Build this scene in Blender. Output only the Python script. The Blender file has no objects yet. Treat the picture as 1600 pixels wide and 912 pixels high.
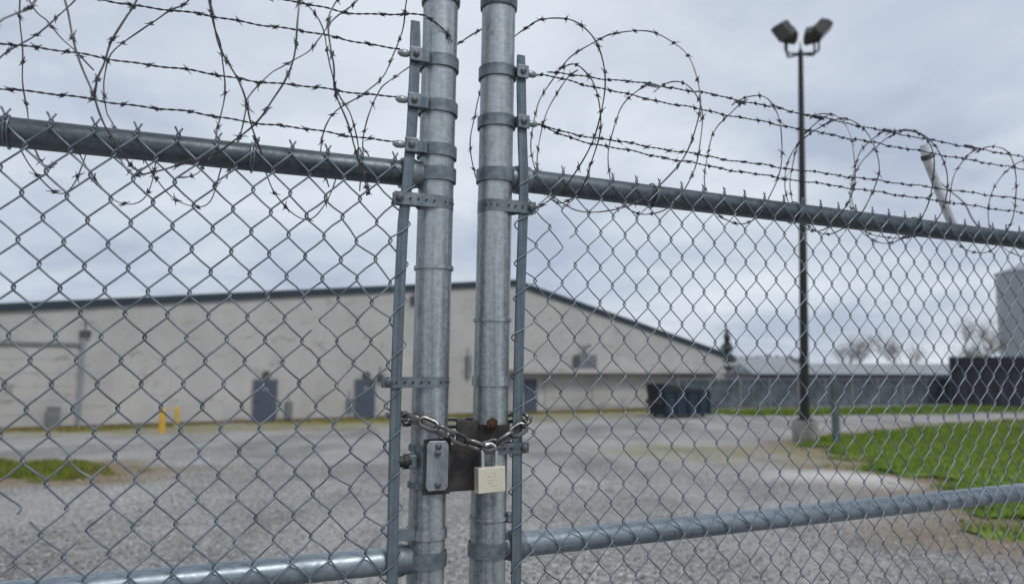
import bpy, math, random
import numpy as np
from mathutils import Vector, Matrix
random.seed(7); rng = np.random.default_rng(11)
SC = bpy.context.scene; COL = SC.collection
PI = math.pi; R = math.radians
EYE = 1.7

# ------------------------------------------------------------------ camera
cam = bpy.data.cameras.new('camera'); camo = bpy.data.objects.new('camera', cam); COL.objects.link(camo)
cam.sensor_width = 36.0; cam.lens = 1180 / 1600 * 36.0; cam.clip_start = 0.02; cam.clip_end = 3000
pit, rol = 0.10051, 0.004
r_ = Vector((1, 0, 0)); f_ = Vector((0, math.cos(pit), math.sin(pit))); u_ = Vector((0, -math.sin(pit), math.cos(pit)))
X = r_ * math.cos(rol) + u_ * math.sin(rol); U = u_ * math.cos(rol) - r_ * math.sin(rol); Z = -f_
camo.matrix_world = Matrix(((X.x, U.x, Z.x, 0), (X.y, U.y, Z.y, 0), (X.z, U.z, Z.z, EYE), (0, 0, 0, 1)))
cam.dof.use_dof = True; cam.dof.focus_distance = 1.30; cam.dof.aperture_fstop = 3.8
SC.camera = camo

# ------------------------------------------------------------------ world: overcast sky
SUN_EL, SUN_AZ = R(50), R(143)      # azimuth clockwise from +Y
w = bpy.data.worlds.new('World'); SC.world = w; w.use_nodes = True
nt = w.node_tree; N = nt.nodes; LK = nt.links
for n in list(N): N.remove(n)
out = N.new('ShaderNodeOutputWorld'); bg = N.new('ShaderNodeBackground'); LK.new(bg.outputs[0], out.inputs[0])
bg.inputs[1].default_value = 0.1
sky = N.new('ShaderNodeTexSky'); sky.sky_type = 'NISHITA'; sky.sun_disc = False
sky.sun_elevation = SUN_EL; sky.sun_rotation = SUN_AZ; sky.altitude = 100
tc = N.new('ShaderNodeTexCoord'); sep = N.new('ShaderNodeSeparateXYZ'); LK.new(tc.outputs['Generated'], sep.inputs[0])
def wmath(op, a, b=None, c=None):
    n = N.new('ShaderNodeMath'); n.operation = op
    for i, v in enumerate((a, b, c)):
        if v is None: continue
        if isinstance(v, (int, float)): n.inputs[i].default_value = v
        else: LK.new(v, n.inputs[i])
    return n.outputs[0]
den = wmath('ADD', wmath('ABSOLUTE', sep.outputs[2]), 0.22)
cx = wmath('DIVIDE', sep.outputs[0], den); cy = wmath('DIVIDE', sep.outputs[1], den)
comb = N.new('ShaderNodeCombineXYZ'); LK.new(cx, comb.inputs[0]); LK.new(cy, comb.inputs[1])
def wnoise(scale, det, rough, loc, dist=0.0):
    m = N.new('ShaderNodeMapping'); m.inputs['Location'].default_value = loc; LK.new(comb.outputs[0], m.inputs[0])
    n = N.new('ShaderNodeTexNoise'); n.inputs['Scale'].default_value = scale; n.inputs['Detail'].default_value = det
    n.inputs['Roughness'].default_value = rough; n.inputs['Distortion'].default_value = dist
    LK.new(m.outputs[0], n.inputs[0]); return n.outputs[0]
n1 = wnoise(0.85, 5, 0.5, (11.3, 4.4, 0), 0.3); n2 = wnoise(2.6, 6, 0.55, (2.4, 9.2, 0), 0.4)
nn = wmath('ADD', wmath('MULTIPLY', n1, 0.7), wmath('MULTIPLY', n2, 0.3))
cr = N.new('ShaderNodeValToRGB'); LK.new(nn, cr.inputs[0])
cr.color_ramp.elements[0].position = 0.40; cr.color_ramp.elements[0].color = (4.6, 5.3, 6.55, 1)
cr.color_ramp.elements[1].position = 0.60; cr.color_ramp.elements[1].color = (7.6, 8.25, 9.0, 1)
mix = N.new('ShaderNodeMix'); mix.data_type = 'RGBA'; mix.inputs[0].default_value = 0.93
LK.new(sky.outputs[0], mix.inputs[6]); LK.new(cr.outputs[0], mix.inputs[7]); LK.new(mix.outputs[2], bg.inputs[0])

sun = bpy.data.lights.new('sun', 'SUN'); sun.energy = 1.5; sun.angle = R(14); sun.color = (1, 0.97, 0.92)
so = bpy.data.objects.new('sun', sun); COL.objects.link(so)
sd = Vector((math.sin(SUN_AZ) * math.cos(SUN_EL), math.cos(SUN_AZ) * math.cos(SUN_EL), math.sin(SUN_EL)))
so.rotation_euler = (-sd).to_track_quat('-Z', 'Y').to_euler()
SC.view_settings.view_transform = 'Standard'; SC.view_settings.look = 'None'
SC.view_settings.exposure = 0.0; SC.view_settings.gamma = 1.0
SC.cycles.use_denoising = True; SC.cycles.max_bounces = 6

# ------------------------------------------------------------------ materials
def lin(r, g, b):
    f = lambda c: (c / 12.92 if c <= 0.04045 else ((c + 0.055) / 1.055) ** 2.4)
    return (f(r / 255), f(g / 255), f(b / 255), 1)
class NT:
    def __init__(s, name, rough=0.6, metal=0.0):
        s.m = bpy.data.materials.new(name); s.m.use_nodes = True; s.t = s.m.node_tree
        s.b = s.t.nodes['Principled BSDF']; s.b.inputs['Roughness'].default_value = rough; s.b.inputs['Metallic'].default_value = metal
        s.tc = s.t.nodes.new('ShaderNodeTexCoord')
    def link(s, a, b): s.t.links.new(a, b)
    def vec(s, scale=(1, 1, 1), loc=(0, 0, 0), src='Object'):
        m = s.t.nodes.new('ShaderNodeMapping'); m.inputs['Scale'].default_value = scale; m.inputs['Location'].default_value = loc
        s.link(s.tc.outputs[src], m.inputs[0]); return m.outputs[0]
    def noise(s, scale, det=4, rough=0.55, vec=None, dist=0):
        n = s.t.nodes.new('ShaderNodeTexNoise'); n.inputs['Scale'].default_value = scale; n.inputs['Detail'].default_value = det
        n.inputs['Roughness'].default_value = rough; n.inputs['Distortion'].default_value = dist
        s.link(vec if vec is not None else s.vec(), n.inputs[0]); return n.outputs[0]
    def voro(s, scale, vec=None, feat='F1', out='Distance'):
        n = s.t.nodes.new('ShaderNodeTexVoronoi'); n.inputs['Scale'].default_value = scale; n.feature = feat
        s.link(vec if vec is not None else s.vec(), n.inputs[0]); return n.outputs[out]
    def ramp(s, fac, stops):
        n = s.t.nodes.new('ShaderNodeValToRGB'); s.link(fac, n.inputs[0]); e = n.color_ramp.elements
        while len(e) < len(stops): e.new(0.5)
        for k, (p, c) in enumerate(stops):
            e[k].position = p; e[k].color = c if isinstance(c, tuple) else (c, c, c, 1)
        return n.outputs[0]
    def mix(s, fac, a, b, mode='MIX'):
        n = s.t.nodes.new('ShaderNodeMix'); n.data_type = 'RGBA'; n.blend_type = mode
        for i, v in ((0, fac), (6, a), (7, b)):
            if isinstance(v, (int, float)): n.inputs[i].default_value = v
            elif isinstance(v, tuple): n.inputs[i].default_value = v
            else: s.link(v, n.inputs[i])
        return n.outputs[2]
    def attr(s, name):
        n = s.t.nodes.new('ShaderNodeAttribute'); n.attribute_name = name; return n.outputs['Fac']
    def bump(s, h, strength, dist=0.01):
        n = s.t.nodes.new('ShaderNodeBump'); n.inputs['Strength'].default_value = strength; n.inputs['Distance'].default_value = dist
        s.link(h, n.inputs['Height']); s.link(n.outputs[0], s.b.inputs['Normal'])
    def color(s, c):
        if isinstance(c, tuple): s.b.inputs['Base Color'].default_value = c
        else: s.link(c, s.b.inputs['Base Color'])
    def rough(s, c): s.link(c, s.b.inputs['Roughness'])

def galv(name, dark, light, metal=0.55, rough=0.42, streak=(26, 26, 1.6), spangle=120, rust=0.0):
    m = NT(name, rough, metal)
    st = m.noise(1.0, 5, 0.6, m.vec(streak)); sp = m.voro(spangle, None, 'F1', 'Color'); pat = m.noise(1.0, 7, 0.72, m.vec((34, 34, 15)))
    spv = m.t.nodes.new('ShaderNodeSeparateColor'); m.link(sp, spv.inputs[0])
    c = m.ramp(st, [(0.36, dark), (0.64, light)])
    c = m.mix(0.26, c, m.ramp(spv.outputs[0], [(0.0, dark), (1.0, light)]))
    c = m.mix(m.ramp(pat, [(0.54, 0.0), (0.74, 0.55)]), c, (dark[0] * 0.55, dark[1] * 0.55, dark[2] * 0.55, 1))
    if rust:
        rn = m.noise(34, 6, 0.7)
        c = m.mix(m.ramp(rn, [(0.66 - rust * 0.1, 0.0), (0.74, 0.75)]), c, lin(88, 58, 40))
    m.color(c)
    m.rough(m.ramp(pat, [(0.3, rough - 0.1), (0.75, rough + 0.18)]))
    m.bump(m.noise(75, 6, 0.7), 0.22, 0.0015); return m.m
M = {}
M['post'] = galv('galvanised_post', (0.105, 0.125, 0.135, 1), (0.47, 0.51, 0.525, 1), 0.5, 0.34, (44, 44, 0.9), 190, 0.3)  # vertical zinc streaks, colour contrast raised to stand in for reflections
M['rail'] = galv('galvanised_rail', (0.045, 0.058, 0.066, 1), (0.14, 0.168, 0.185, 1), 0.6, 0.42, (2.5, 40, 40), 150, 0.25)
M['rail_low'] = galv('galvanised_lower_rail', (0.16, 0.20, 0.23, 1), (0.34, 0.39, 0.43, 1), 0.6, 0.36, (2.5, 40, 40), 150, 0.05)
M['band'] = galv('galvanised_band', (0.11, 0.135, 0.15, 1), (0.24, 0.275, 0.30, 1), 0.6, 0.45, (40, 40, 40), 160, 0.1)
M['bar'] = galv('galvanised_tension_bar', (0.075, 0.105, 0.125, 1), (0.165, 0.205, 0.23, 1), 0.5, 0.5, (160, 160, 4), 90, 0.1)
M['plate'] = galv('galvanised_plate', (0.14, 0.165, 0.18, 1), (0.38, 0.415, 0.435, 1), 0.55, 0.4, (40, 40, 12), 120, 0.2)
m = NT('galvanised_wire', 0.36, 0.4); m.color(m.ramp(m.noise(30, 3), [(0.3, (0.085, 0.11, 0.134, 1)), (0.7, (0.25, 0.29, 0.325, 1))])); M['wire'] = m.m
m = NT('weathered_barbed_wire', 0.6, 0.5); m.color(m.ramp(m.noise(9, 4), [(0.35, (0.024, 0.024, 0.027, 1)), (0.62, (0.075, 0.073, 0.073, 1)), (0.8, (0.22, 0.21, 0.20, 1))])); M['barbed'] = m.m
m = NT('weathered_coil_wire', 0.6, 0.5); m.color(m.ramp(m.noise(5, 4), [(0.32, (0.028, 0.028, 0.031, 1)), (0.50, (0.11, 0.106, 0.103, 1)), (0.66, (0.42, 0.405, 0.385, 1))])); M['coil'] = m.m
m = NT('blackened_steel', 0.62, 0.4)
m.color(m.mix(m.ramp(m.noise(60, 6, 0.7), [(0.53, 0.0), (0.72, 0.75)]), m.ramp(m.noise(28, 5), [(0.3, (0.012, 0.012, 0.013, 1)), (0.75, (0.09, 0.085, 0.08, 1))]), lin(96, 62, 40)))
m.bump(m.noise(120, 5), 0.5, 0.002); M['black'] = m.m
m = NT('rusty_steel', 0.85, 0.1); m.color(m.ramp(m.noise(90, 6, 0.7), [(0.3, lin(30, 21, 18)), (0.6, lin(72, 46, 32)), (0.8, lin(112, 72, 46))])); m.bump(m.noise(150, 5), 0.8, 0.003); M['rust'] = m.m
m = NT('chain_steel', 0.30, 0.9); m.color(m.ramp(m.noise(60, 4), [(0.3, (0.05, 0.048, 0.046, 1)), (0.7, (0.30, 0.29, 0.28, 1))])); M['chain'] = m.m
m = NT('polished_shackle', 0.18, 1.0); m.color((0.85, 0.85, 0.87, 1)); M['shackle'] = m.m
m = NT('worn_brass', 0.36, 0.55); m.color(m.mix(m.ramp(m.noise(120, 6, 0.7), [(0.5, 0.0), (0.8, 0.6)]), (0.80, 0.74, 0.60, 1), (0.46, 0.40, 0.29, 1)))
m.bump(m.noise(1.0, 5, 0.6, m.vec((900, 900, 60))), 0.25, 0.0006); M['brass'] = m.m
m = NT('stamped_brass', 0.5, 0.6); m.color((0.52, 0.46, 0.35, 1)); M['brass_dark'] = m.m
def plain(key, c, rough=0.7, metal=0.0, var=0.25, scale=3.0, bump=0.0, bs=20):
    m = NT(key, rough, metal); a = tuple(v * (1 - var) for v in c[:3]) + (1,); b = tuple(min(1, v * (1 + var)) for v in c[:3]) + (1,)
    m.color(m.ramp(m.noise(scale, 6, 0.6), [(0.3, a), (0.7, b)]))
    if bump: m.bump(m.noise(bs, 5), bump, 0.02)
    M[key] = m.m
plain('hole', (0.015, 0.015, 0.016, 1)); plain('bolt', (0.10, 0.11, 0.115, 1), 0.5, 0.6, 0.4, 200)
plain('glass_bulb', (0.27, 0.30, 0.31, 1), 0.3, 0.3, 0.3, 200)
plain('pale_pipe', (0.55, 0.57, 0.58, 1), 0.45, 0.1, 0.2, 30)
plain('fascia', lin(30, 46, 56), 0.5); plain('door', lin(70, 80, 96), 0.55, 0, 0.12); plain('door_frame', lin(120, 118, 116), 0.6)
plain('roof', lin(34, 50, 60), 0.5); plain('foot', lin(112, 92, 82), 0.9, 0, 0.35, 6); plain('fixture', (0.06, 0.06, 0.06, 1), 0.6)
plain('grey_box', (0.16, 0.17, 0.18, 1), 0.6); plain('downpipe', lin(128, 136, 144), 0.5); plain('yellow', lin(198, 156, 40), 0.5, 0, 0.12)
plain('concrete', (0.25, 0.235, 0.215, 1), 0.9, 0, 0.25, 4, 0.4); plain('lamp_black', (0.016, 0.015, 0.0145, 1), 0.55, 0.2, 0.2)
plain('lamp_head', (0.07, 0.068, 0.062, 1), 0.5, 0.2); plain('lens', (0.10, 0.102, 0.10, 1), 0.3, 0.1)
plain('dumpster', lin(30, 46, 60), 0.55, 0.1, 0.3, 2); plain('dumpster_lid', lin(28, 34, 40), 0.6); plain('rust_side', lin(70, 54, 46), 0.8, 0, 0.4)
plain('slat', lin(84, 93, 100), 0.75, 0, 0.65, 0.9); plain('container', lin(46, 44, 58), 0.6, 0.1, 0.3, 1.0); plain('container_top', lin(30, 28, 42), 0.6)
plain('silo', lin(152, 157, 162), 0.5, 0.1, 0.06, 0.3); plain('pale_roof', lin(140, 142, 146), 0.6, 0, 0.1, .5); plain('low_wall', lin(120, 122, 124), 0.8)
plain('bark', (0.17, 0.155, 0.145, 1), 0.9); plain('evergreen', (0.085, 0.10, 0.085, 1), 0.8, 0, 0.5, 1.5); plain('twig_leaf', (0.24, 0.225, 0.20, 1), 0.8, 0, 0.4, 1.0)  # twig_leaf is paled so its colour carries the distant haze
# corrugated metal wall
m = NT('metal_wall', 0.55, 0.0)
base = m.ramp(m.noise(0.35, 5, 0.6), [(0.3, (0.37, 0.362, 0.35, 1)), (0.7, (0.47, 0.46, 0.445, 1))])
base = m.mix(m.ramp(m.noise(1.0, 5, 0.65, m.vec((0.9, 0.9, 0.22))), [(0.50, 0.0), (0.80, 0.4)]), base, (0.30, 0.285, 0.27, 1))
base = m.mix(m.ramp(m.noise(0.9, 6, 0.75, m.vec((1, 1, 2.0), (4, 2, 1)), 0.8), [(0.56, 0.0), (0.65, 0.6)]), base, (0.17, 0.158, 0.15, 1))
m.color(base)
wv = m.t.nodes.new('ShaderNodeTexWave'); wv.inputs['Scale'].default_value = 5.2; m.link(m.vec(), wv.inputs[0]); m.bump(wv.outputs[0], 0.15, 0.03); M['wall'] = m.m
# gravel
m = NT('gravel', 0.95)
st = m.voro(34, None, 'F1', 'Color'); sv = m.t.nodes.new('ShaderNodeSeparateColor'); m.link(st, sv.inputs[0])
fine = m.ramp(sv.outputs[0], [(0.0, (0.10, 0.096, 0.092, 1)), (0.5, (0.24, 0.23, 0.22, 1)), (1.0, (0.52, 0.505, 0.485, 1))])
broad = m.ramp(m.noise(0.22, 7, 0.65), [(0.36, 0.62), (0.64, 1.25)]); c = m.mix(1.0, fine, broad, 'MULTIPLY')
track = m.noise(1.0, 4, 0.55, m.vec((0.5, 0.09, 1), (2, 0, 0))); c = m.mix(m.ramp(track, [(0.44, 0.0), (0.62, 0.6)]), c, (0.40, 0.385, 0.37, 1))  # tyre-worn lanes, also lightened to paint in grazing reflections
c = m.mix(m.attr('dirt'), c, m.ramp(m.noise(2.5, 6, 0.7), [(0.3, (0.15, 0.10, 0.055, 1)), (0.5, (0.24, 0.165, 0.095, 1)), (0.7, (0.17, 0.165, 0.06, 1))]))
mm = m.t.nodes.new('ShaderNodeMath'); mm.operation = 'MULTIPLY'; m.link(m.attr('moss'), mm.inputs[0]); m.link(m.ramp(m.noise(0.7, 6, 0.7), [(0.38, 0.25), (0.58, 1.0)]), mm.inputs[1])
c = m.mix(mm.outputs[0], c, m.ramp(m.noise(0.8, 6, 0.7), [(0.35, (0.26, 0.20, 0.12, 1)), (0.52, (0.24, 0.22, 0.07, 1)), (0.72, (0.13, 0.18, 0.04, 1))]))
c = m.mix(m.attr('pale'), c, m.mix(0.65, fine, (0.72, 0.69, 0.66, 1)))
m.color(c); m.bump(m.voro(34), 0.9, 0.02); M['gravel'] = m.m
m = NT('gravel_stone', 0.9); m.color(m.ramp(m.attr('tint'), [(0.0, (0.10, 0.095, 0.092, 1)), (0.5, (0.27, 0.26, 0.252, 1)), (0.85, (0.41, 0.395, 0.38, 1)), (1.0, (0.62, 0.60, 0.58, 1))])); M['stone'] = m.m
def grass(key, a, b, c):
    m = NT(key, 0.75); m.color(m.mix(0.5, m.ramp(m.attr('tint'), [(0.0, a), (0.6, b), (1.0, c)]), m.ramp(m.noise(0.55, 6, 0.65), [(0.34, a), (0.52, b), (0.70, c)])))
    m.b.inputs['Specular IOR Level'].default_value = 0.2; M[key] = m.m
grass('grass', (0.085, 0.15, 0.016, 1), (0.15, 0.24, 0.028, 1), (0.29, 0.27, 0.07, 1))
grass('dull_grass', (0.10, 0.145, 0.02, 1), (0.16, 0.195, 0.032, 1), (0.28, 0.22, 0.085, 1))
grass('dry_grass', (0.12, 0.13, 0.03, 1), (0.20, 0.195, 0.045, 1), (0.27, 0.20, 0.08, 1))

# ------------------------------------------------------------------ mesh builder
class MB:
    def __init__(s): s.v = []; s.f = []
    def add(s, vs, fs):
        o = len(s.v); s.v += [tuple(p) for p in vs]; s.f += [tuple(o + i for i in q) for q in fs]; return s
    def box(s, lo, hi):
        a, b = lo, hi
        return s.add([(a[0], a[1], a[2]), (b[0], a[1], a[2]), (b[0], b[1], a[2]), (a[0], b[1], a[2]), (a[0], a[1], b[2]), (b[0], a[1], b[2]), (b[0], b[1], b[2]), (a[0], b[1], b[2])],
                     [(0, 3, 2, 1), (4, 5, 6, 7), (0, 1, 5, 4), (1, 2, 6, 5), (2, 3, 7, 6), (3, 0, 4, 7)])
    def tube(s, pts, rad, n=8, closed=False, caps=True):
        P = np.array(pts, float); k = len(P); rr = np.broadcast_to(np.array(rad, float), (k,))
        if closed: T = np.roll(P, -1, 0) - np.roll(P, 1, 0)
        else: T = np.gradient(P, axis=0)
        T /= np.maximum(np.linalg.norm(T, axis=1, keepdims=True), 1e-9)
        ref = np.array([0, 0, 1.0]) if abs(T[0, 2]) < 0.9 else np.array([1.0, 0, 0])
        nv = np.cross(T[0], ref); nv /= np.linalg.norm(nv); vs = []
        for i in range(k):
            nv = nv - T[i] * (nv @ T[i]); nv /= max(np.linalg.norm(nv), 1e-9); bv = np.cross(T[i], nv)
            for j in range(n):
                a = 2 * PI * j / n; vs.append(P[i] + rr[i] * (math.cos(a) * nv + math.sin(a) * bv))
        fs = []
        for i in range(k if closed else k - 1):
            i2 = (i + 1) % k
            for j in range(n): fs.append((i * n + j, i * n + (j + 1) % n, i2 * n + (j + 1) % n, i2 * n + j))
        if caps and not closed:
            fs.append(tuple(range(n - 1, -1, -1))); fs.append(tuple((k - 1) * n + j for j in range(n)))
        return s.add(vs, fs)
    def lathe(s, prof, n=32, axis='z', org=(0, 0, 0), capa=True, capb=True):
        vs = []
        for r, h in prof:
            for j in range(n):
                a = 2 * PI * j / n; c, d = r * math.cos(a), r * math.sin(a)
                p = (c, d, h) if axis == 'z' else ((h, c, d) if axis == 'x' else (d, h, c))
                vs.append((p[0] + org[0], p[1] + org[1], p[2] + org[2]))
        fs = []
        for i in range(len(prof) - 1):
            for j in range(n): fs.append((i * n + j, i * n + (j + 1) % n, (i + 1) * n + (j + 1) % n, (i + 1) * n + j))
        if capa: fs.append(tuple(range(n - 1, -1, -1)))
        if capb: fs.append(tuple((len(prof) - 1) * n + j for j in range(n)))
        return s.add(vs, fs)
    def strip(s, path, z0, z1, t, closed=False):
        "thin strap: plan path (x,y), extruded in z, thickness t to the left of the path"
        P = np.array(path, float); k = len(P)
        T = (np.roll(P, -1, 0) - np.roll(P, 1, 0)) if closed else np.gradient(P, axis=0)
        T /= np.maximum(np.linalg.norm(T, axis=1, keepdims=True), 1e-9); Nn = np.stack([-T[:, 1], T[:, 0]], 1); Q = P + Nn * t
        vs = []
        for i in range(k): vs += [(P[i][0], P[i][1], z0), (P[i][0], P[i][1], z1), (Q[i][0], Q[i][1], z1), (Q[i][0], Q[i][1], z0)]
        fs = []
        for i in range(k if closed else k - 1):
            a, b = i * 4, ((i + 1) % k) * 4
            for j in range(4): fs.append((a + j, b + j, b + (j + 1) % 4, a + (j + 1) % 4))
        if not closed: fs += [(0, 1, 2, 3), tuple((k - 1) * 4 + j for j in (3, 2, 1, 0))]
        return s.add(vs, fs)
    def prism(s, poly, y0, y1):
        "poly in (x,z), extruded along y"
        k = len(poly); vs = [(p[0], y0, p[1]) for p in poly] + [(p[0], y1, p[1]) for p in poly]
        return s.add(vs, [tuple(range(k)), tuple(range(2 * k - 1, k - 1, -1))] + [(i, i + k, (i + 1) % k + k, (i + 1) % k) for i in range(k)])
    def xf(s, mat):
        s.v = [tuple(mat @ Vector(p)) for p in s.v]; return s
    def mesh(s, name, mat, smooth=True, ang=40):
        me = bpy.data.meshes.new(name); me.from_pydata(s.v, [], s.f); me.materials.append(M[mat]); me.validate(); me.update()
        import bmesh
        b = bmesh.new(); b.from_mesh(me); bmesh.ops.recalc_face_normals(b, faces=b.faces); b.to_mesh(me); b.free()
        if smooth:
            me.polygons.foreach_set('use_smooth', [True] * len(me.polygons)); me.set_sharp_from_angle(angle=R(ang))
        return me
    def build(s, name, mat, parent=None, smooth=True, ang=40):
        return link(name, s.mesh(name, mat, smooth, ang), parent)
def link(name, me, parent=None, mw=None):
    o = bpy.data.objects.new(name, me); COL.objects.link(o)
    if parent is not None: o.parent = parent
    if mw is not None: o.matrix_local = mw
    return o
def bevel(o, wd, seg=2):
    b = o.modifiers.new('bevel', 'BEVEL'); b.width = wd; b.segments = seg; b.limit_method = 'ANGLE'; return o
def tag(o, label=None, cat=None, group=None, kind=None):
    if label: o['label'] = label
    if cat: o['category'] = cat
    if group: o['group'] = group
    if kind: o['kind'] = kind
    return o
def thing(name, loc, label, cat, rz=0.0, group=None):
    o = bpy.data.objects.new(name, None); o.empty_display_size = 0.1; COL.objects.link(o)
    o.location = loc; o.rotation_euler = (0, 0, rz); return tag(o, label, cat, group)
def catmull(P, n=8, closed=False):
    P = [np.array(p, float) for p in P]; k = len(P); o = []
    for i in range(k if closed else k - 1):
        g = (lambda j: P[j % k]) if closed else (lambda j: P[min(max(j, 0), k - 1)])
        a, b, c, d = g(i - 1), g(i), g(i + 1), g(i + 2)
        for q in range(n):
            t = q / n; o.append(0.5 * (2 * b + (c - a) * t + (2 * a - 5 * b + 4 * c - d) * t * t + (3 * b - a - 3 * c + d) * t ** 3))
    if not closed: o.append(P[-1])
    return np.array(o)

# ------------------------------------------------------------------ ground
def zg(y): return -0.95 * np.clip((np.asarray(y, float) - 7) / 25, 0, 1)
LAWN_R = [(10.3, 26.2), (9.2, 24.4), (8.3, 22.9), (8.6, 21.6), (8.2, 19.2), (6.8, 15.6), (7.1, 14.3), (6.9, 12.6), (5.8, 10.0), (4.95, 7.9), (9.5, 6.6), (22, 12), (34, 30), (33, 44.5), (21.5, 37.5), (15.8, 33.0), (12.2, 29.3)]
LAWN_L = [(-18, 16.3), (-11, 16.6), (-9.4, 16.3), (-7.9, 15.5), (-6.9, 14.6), (-7.4, 13.5), (-8.4, 12.8), (-10, 12.4), (-17, 12.0)]
def inside(px, py, poly):
    c = np.zeros(px.shape, bool); k = len(poly)
    for i in range(k):
        x1, y1 = poly[i]; x2, y2 = poly[(i + 1) % k]
        c ^= ((y1 > py) != (y2 > py)) & (px < (x2 - x1) * (py - y1) / (y2 - y1 + 1e-12) + x1)
    return c
def sdist(px, py, poly):
    d = np.full(px.shape, 1e9); k = len(poly)
    for i in range(k):
        a = np.array(poly[i]); b = np.array(poly[(i + 1) % k]); e = b - a; L = e @ e
        t = np.clip(((px - a[0]) * e[0] + (py - a[1]) * e[1]) / L, 0, 1)
        d = np.minimum(d, np.hypot(px - a[0] - t * e[0], py - a[1] - t * e[1]))
    return np.where(inside(px, py, poly), -d, d)
WA = np.array([-21.13, 31.62]); WD = np.array([0.85, 0.52678]); WN = np.array([0.52678, -0.85])   # warehouse wall foot, direction, normal to camera
gx = np.concatenate([np.linspace(-900, -60, 14), np.linspace(-50, 50, 251), np.linspace(60, 900, 14)])
gy = np.concatenate([np.linspace(-200, -10, 10), np.linspace(-4, 80, 211), np.linspace(90, 1500, 22)])
GX, GY = np.meshgrid(gx, gy); GZ = zg(GY) + np.where((GY > 8) & (GY < 80), 0.012 * np.sin(GX * 1.3) * np.cos(GY * 0.9), 0)
nx, ny = len(gx), len(gy)
vs = np.stack([GX, GY, GZ], -1).reshape(-1, 3)
idx = (np.arange(ny - 1)[:, None] * nx + np.arange(nx - 1)[None]).reshape(-1)
me = bpy.data.meshes.new('ground'); me.from_pydata(vs.tolist(), [], np.stack([idx, idx + 1, idx + nx + 1, idx + nx], 1).tolist())
me.polygons.foreach_set('use_smooth', [True] * len(me.polygons)); me.materials.append(M['gravel'])
px, py = vs[:, 0], vs[:, 1]
sdr = np.minimum(sdist(px, py, LAWN_R), sdist(px, py, LAWN_L)); wob = 0.35 * np.sin(px * 2.1 + py) + 0.3 * np.sin(py * 2.7 - px * 1.1)
dirt = np.clip(1.1 - (sdr + wob) / 1.5, 0, 1) * 0.9
dw = (px - WA[0]) * WN[0] + (py - WA[1]) * WN[1]; uw = (px - WA[0]) * WD[0] + (py - WA[1]) * WD[1]
moss = np.clip(1.25 - (np.abs(dw - 2.2) + 2.2 * wob) / 4.2, 0, 1) * (uw > -10) * (uw < 48)
yf = 49.66 + (px - 10.86) * 0.39
moss = np.maximum(moss, np.clip(1.2 - np.abs(py - yf + 2.6 + wob) / 2.6, 0, 1) * (px > 9))
moss = np.maximum(moss, 1.1 * np.clip(1.2 - np.hypot((px - 6.2) / 4.6, (py - 20.6) / 3.6) + 0.3 * wob, 0, 1))
pale = np.clip(1.2 - np.hypot((px - 6.5) / 2.1, (py - 14.2) / 1.7) + 0.2 * wob, 0, 1) * np.clip(sdr * 4, 0, 1)
for nm, a in (('dirt', dirt), ('moss', np.clip(moss, 0, 1) * 0.9), ('pale', pale)):
    at = me.attributes.new(nm, 'FLOAT', 'POINT'); at.data.foreach_set('value', a.astype(np.float32))
tag(link('ground', me), 'grey gravel yard ground with worn paths', None, None, 'structure')

def scatter(name, verts, faces, tint, mat, label, cat):
    me = bpy.data.meshes.new(name); me.from_pydata(verts.tolist(), [], faces.tolist()); me.materials.append(M[mat])
    at = me.attributes.new('tint', 'FLOAT', 'POINT'); at.data.foreach_set('value', tint.astype(np.float32))
    return tag(link(name, me), label, cat, None, 'stuff')
# gravel stones lying in the near part of the yard
n = 42000
yy = 4.6 + 11.5 * rng.random(n) ** 1.7; xx = (rng.random(n) * 2 - 1) * (yy * 0.80 + 0.8)
keep = (sdist(xx, yy, LAWN_R) > 0.1) & (sdist(xx, yy, LAWN_L) > 0.1); xx, yy = xx[keep], yy[keep]; n = len(xx)
oc = np.array([(1, 0, 0), (0, 1, 0), (-1, 0, 0), (0, -1, 0), (0, 0, 0.8), (0, 0, -0.8)], float)
of = np.array([(0, 1, 4), (1, 2, 4), (2, 3, 4), (3, 0, 4), (1, 0, 5), (2, 1, 5), (3, 2, 5), (0, 3, 5)])
sz = (0.006 + 0.013 * rng.random(n) ** 2); q = oc[None] * (0.7 + 0.6 * rng.random((n, 6, 1)))
an = rng.random(n) * 6.28; ca, sa = np.cos(an)[:, None], np.sin(an)[:, None]
V = np.stack([q[..., 0] * ca - q[..., 1] * sa, q[..., 0] * sa + q[..., 1] * ca, q[..., 2] * 0.75], -1) * sz[:, None, None]
V += np.stack([xx, yy, zg(yy) + 0.35 * sz], -1)[:, None]
scatter('gravel_stones', V.reshape(-1, 3), (of[None] + 6 * np.arange(n)[:, None, None]).reshape(-1, 3), np.repeat(np.where(np.hypot((xx - 6.5) / 2.1, (yy - 14.2) / 1.7) < 0.9 + 0.2 * rng.random(n), 0.85 + 0.15 * rng.random(n), rng.random(n)), 6), 'stone', 'loose grey gravel stones strewn over the yard', 'gravel')
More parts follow.
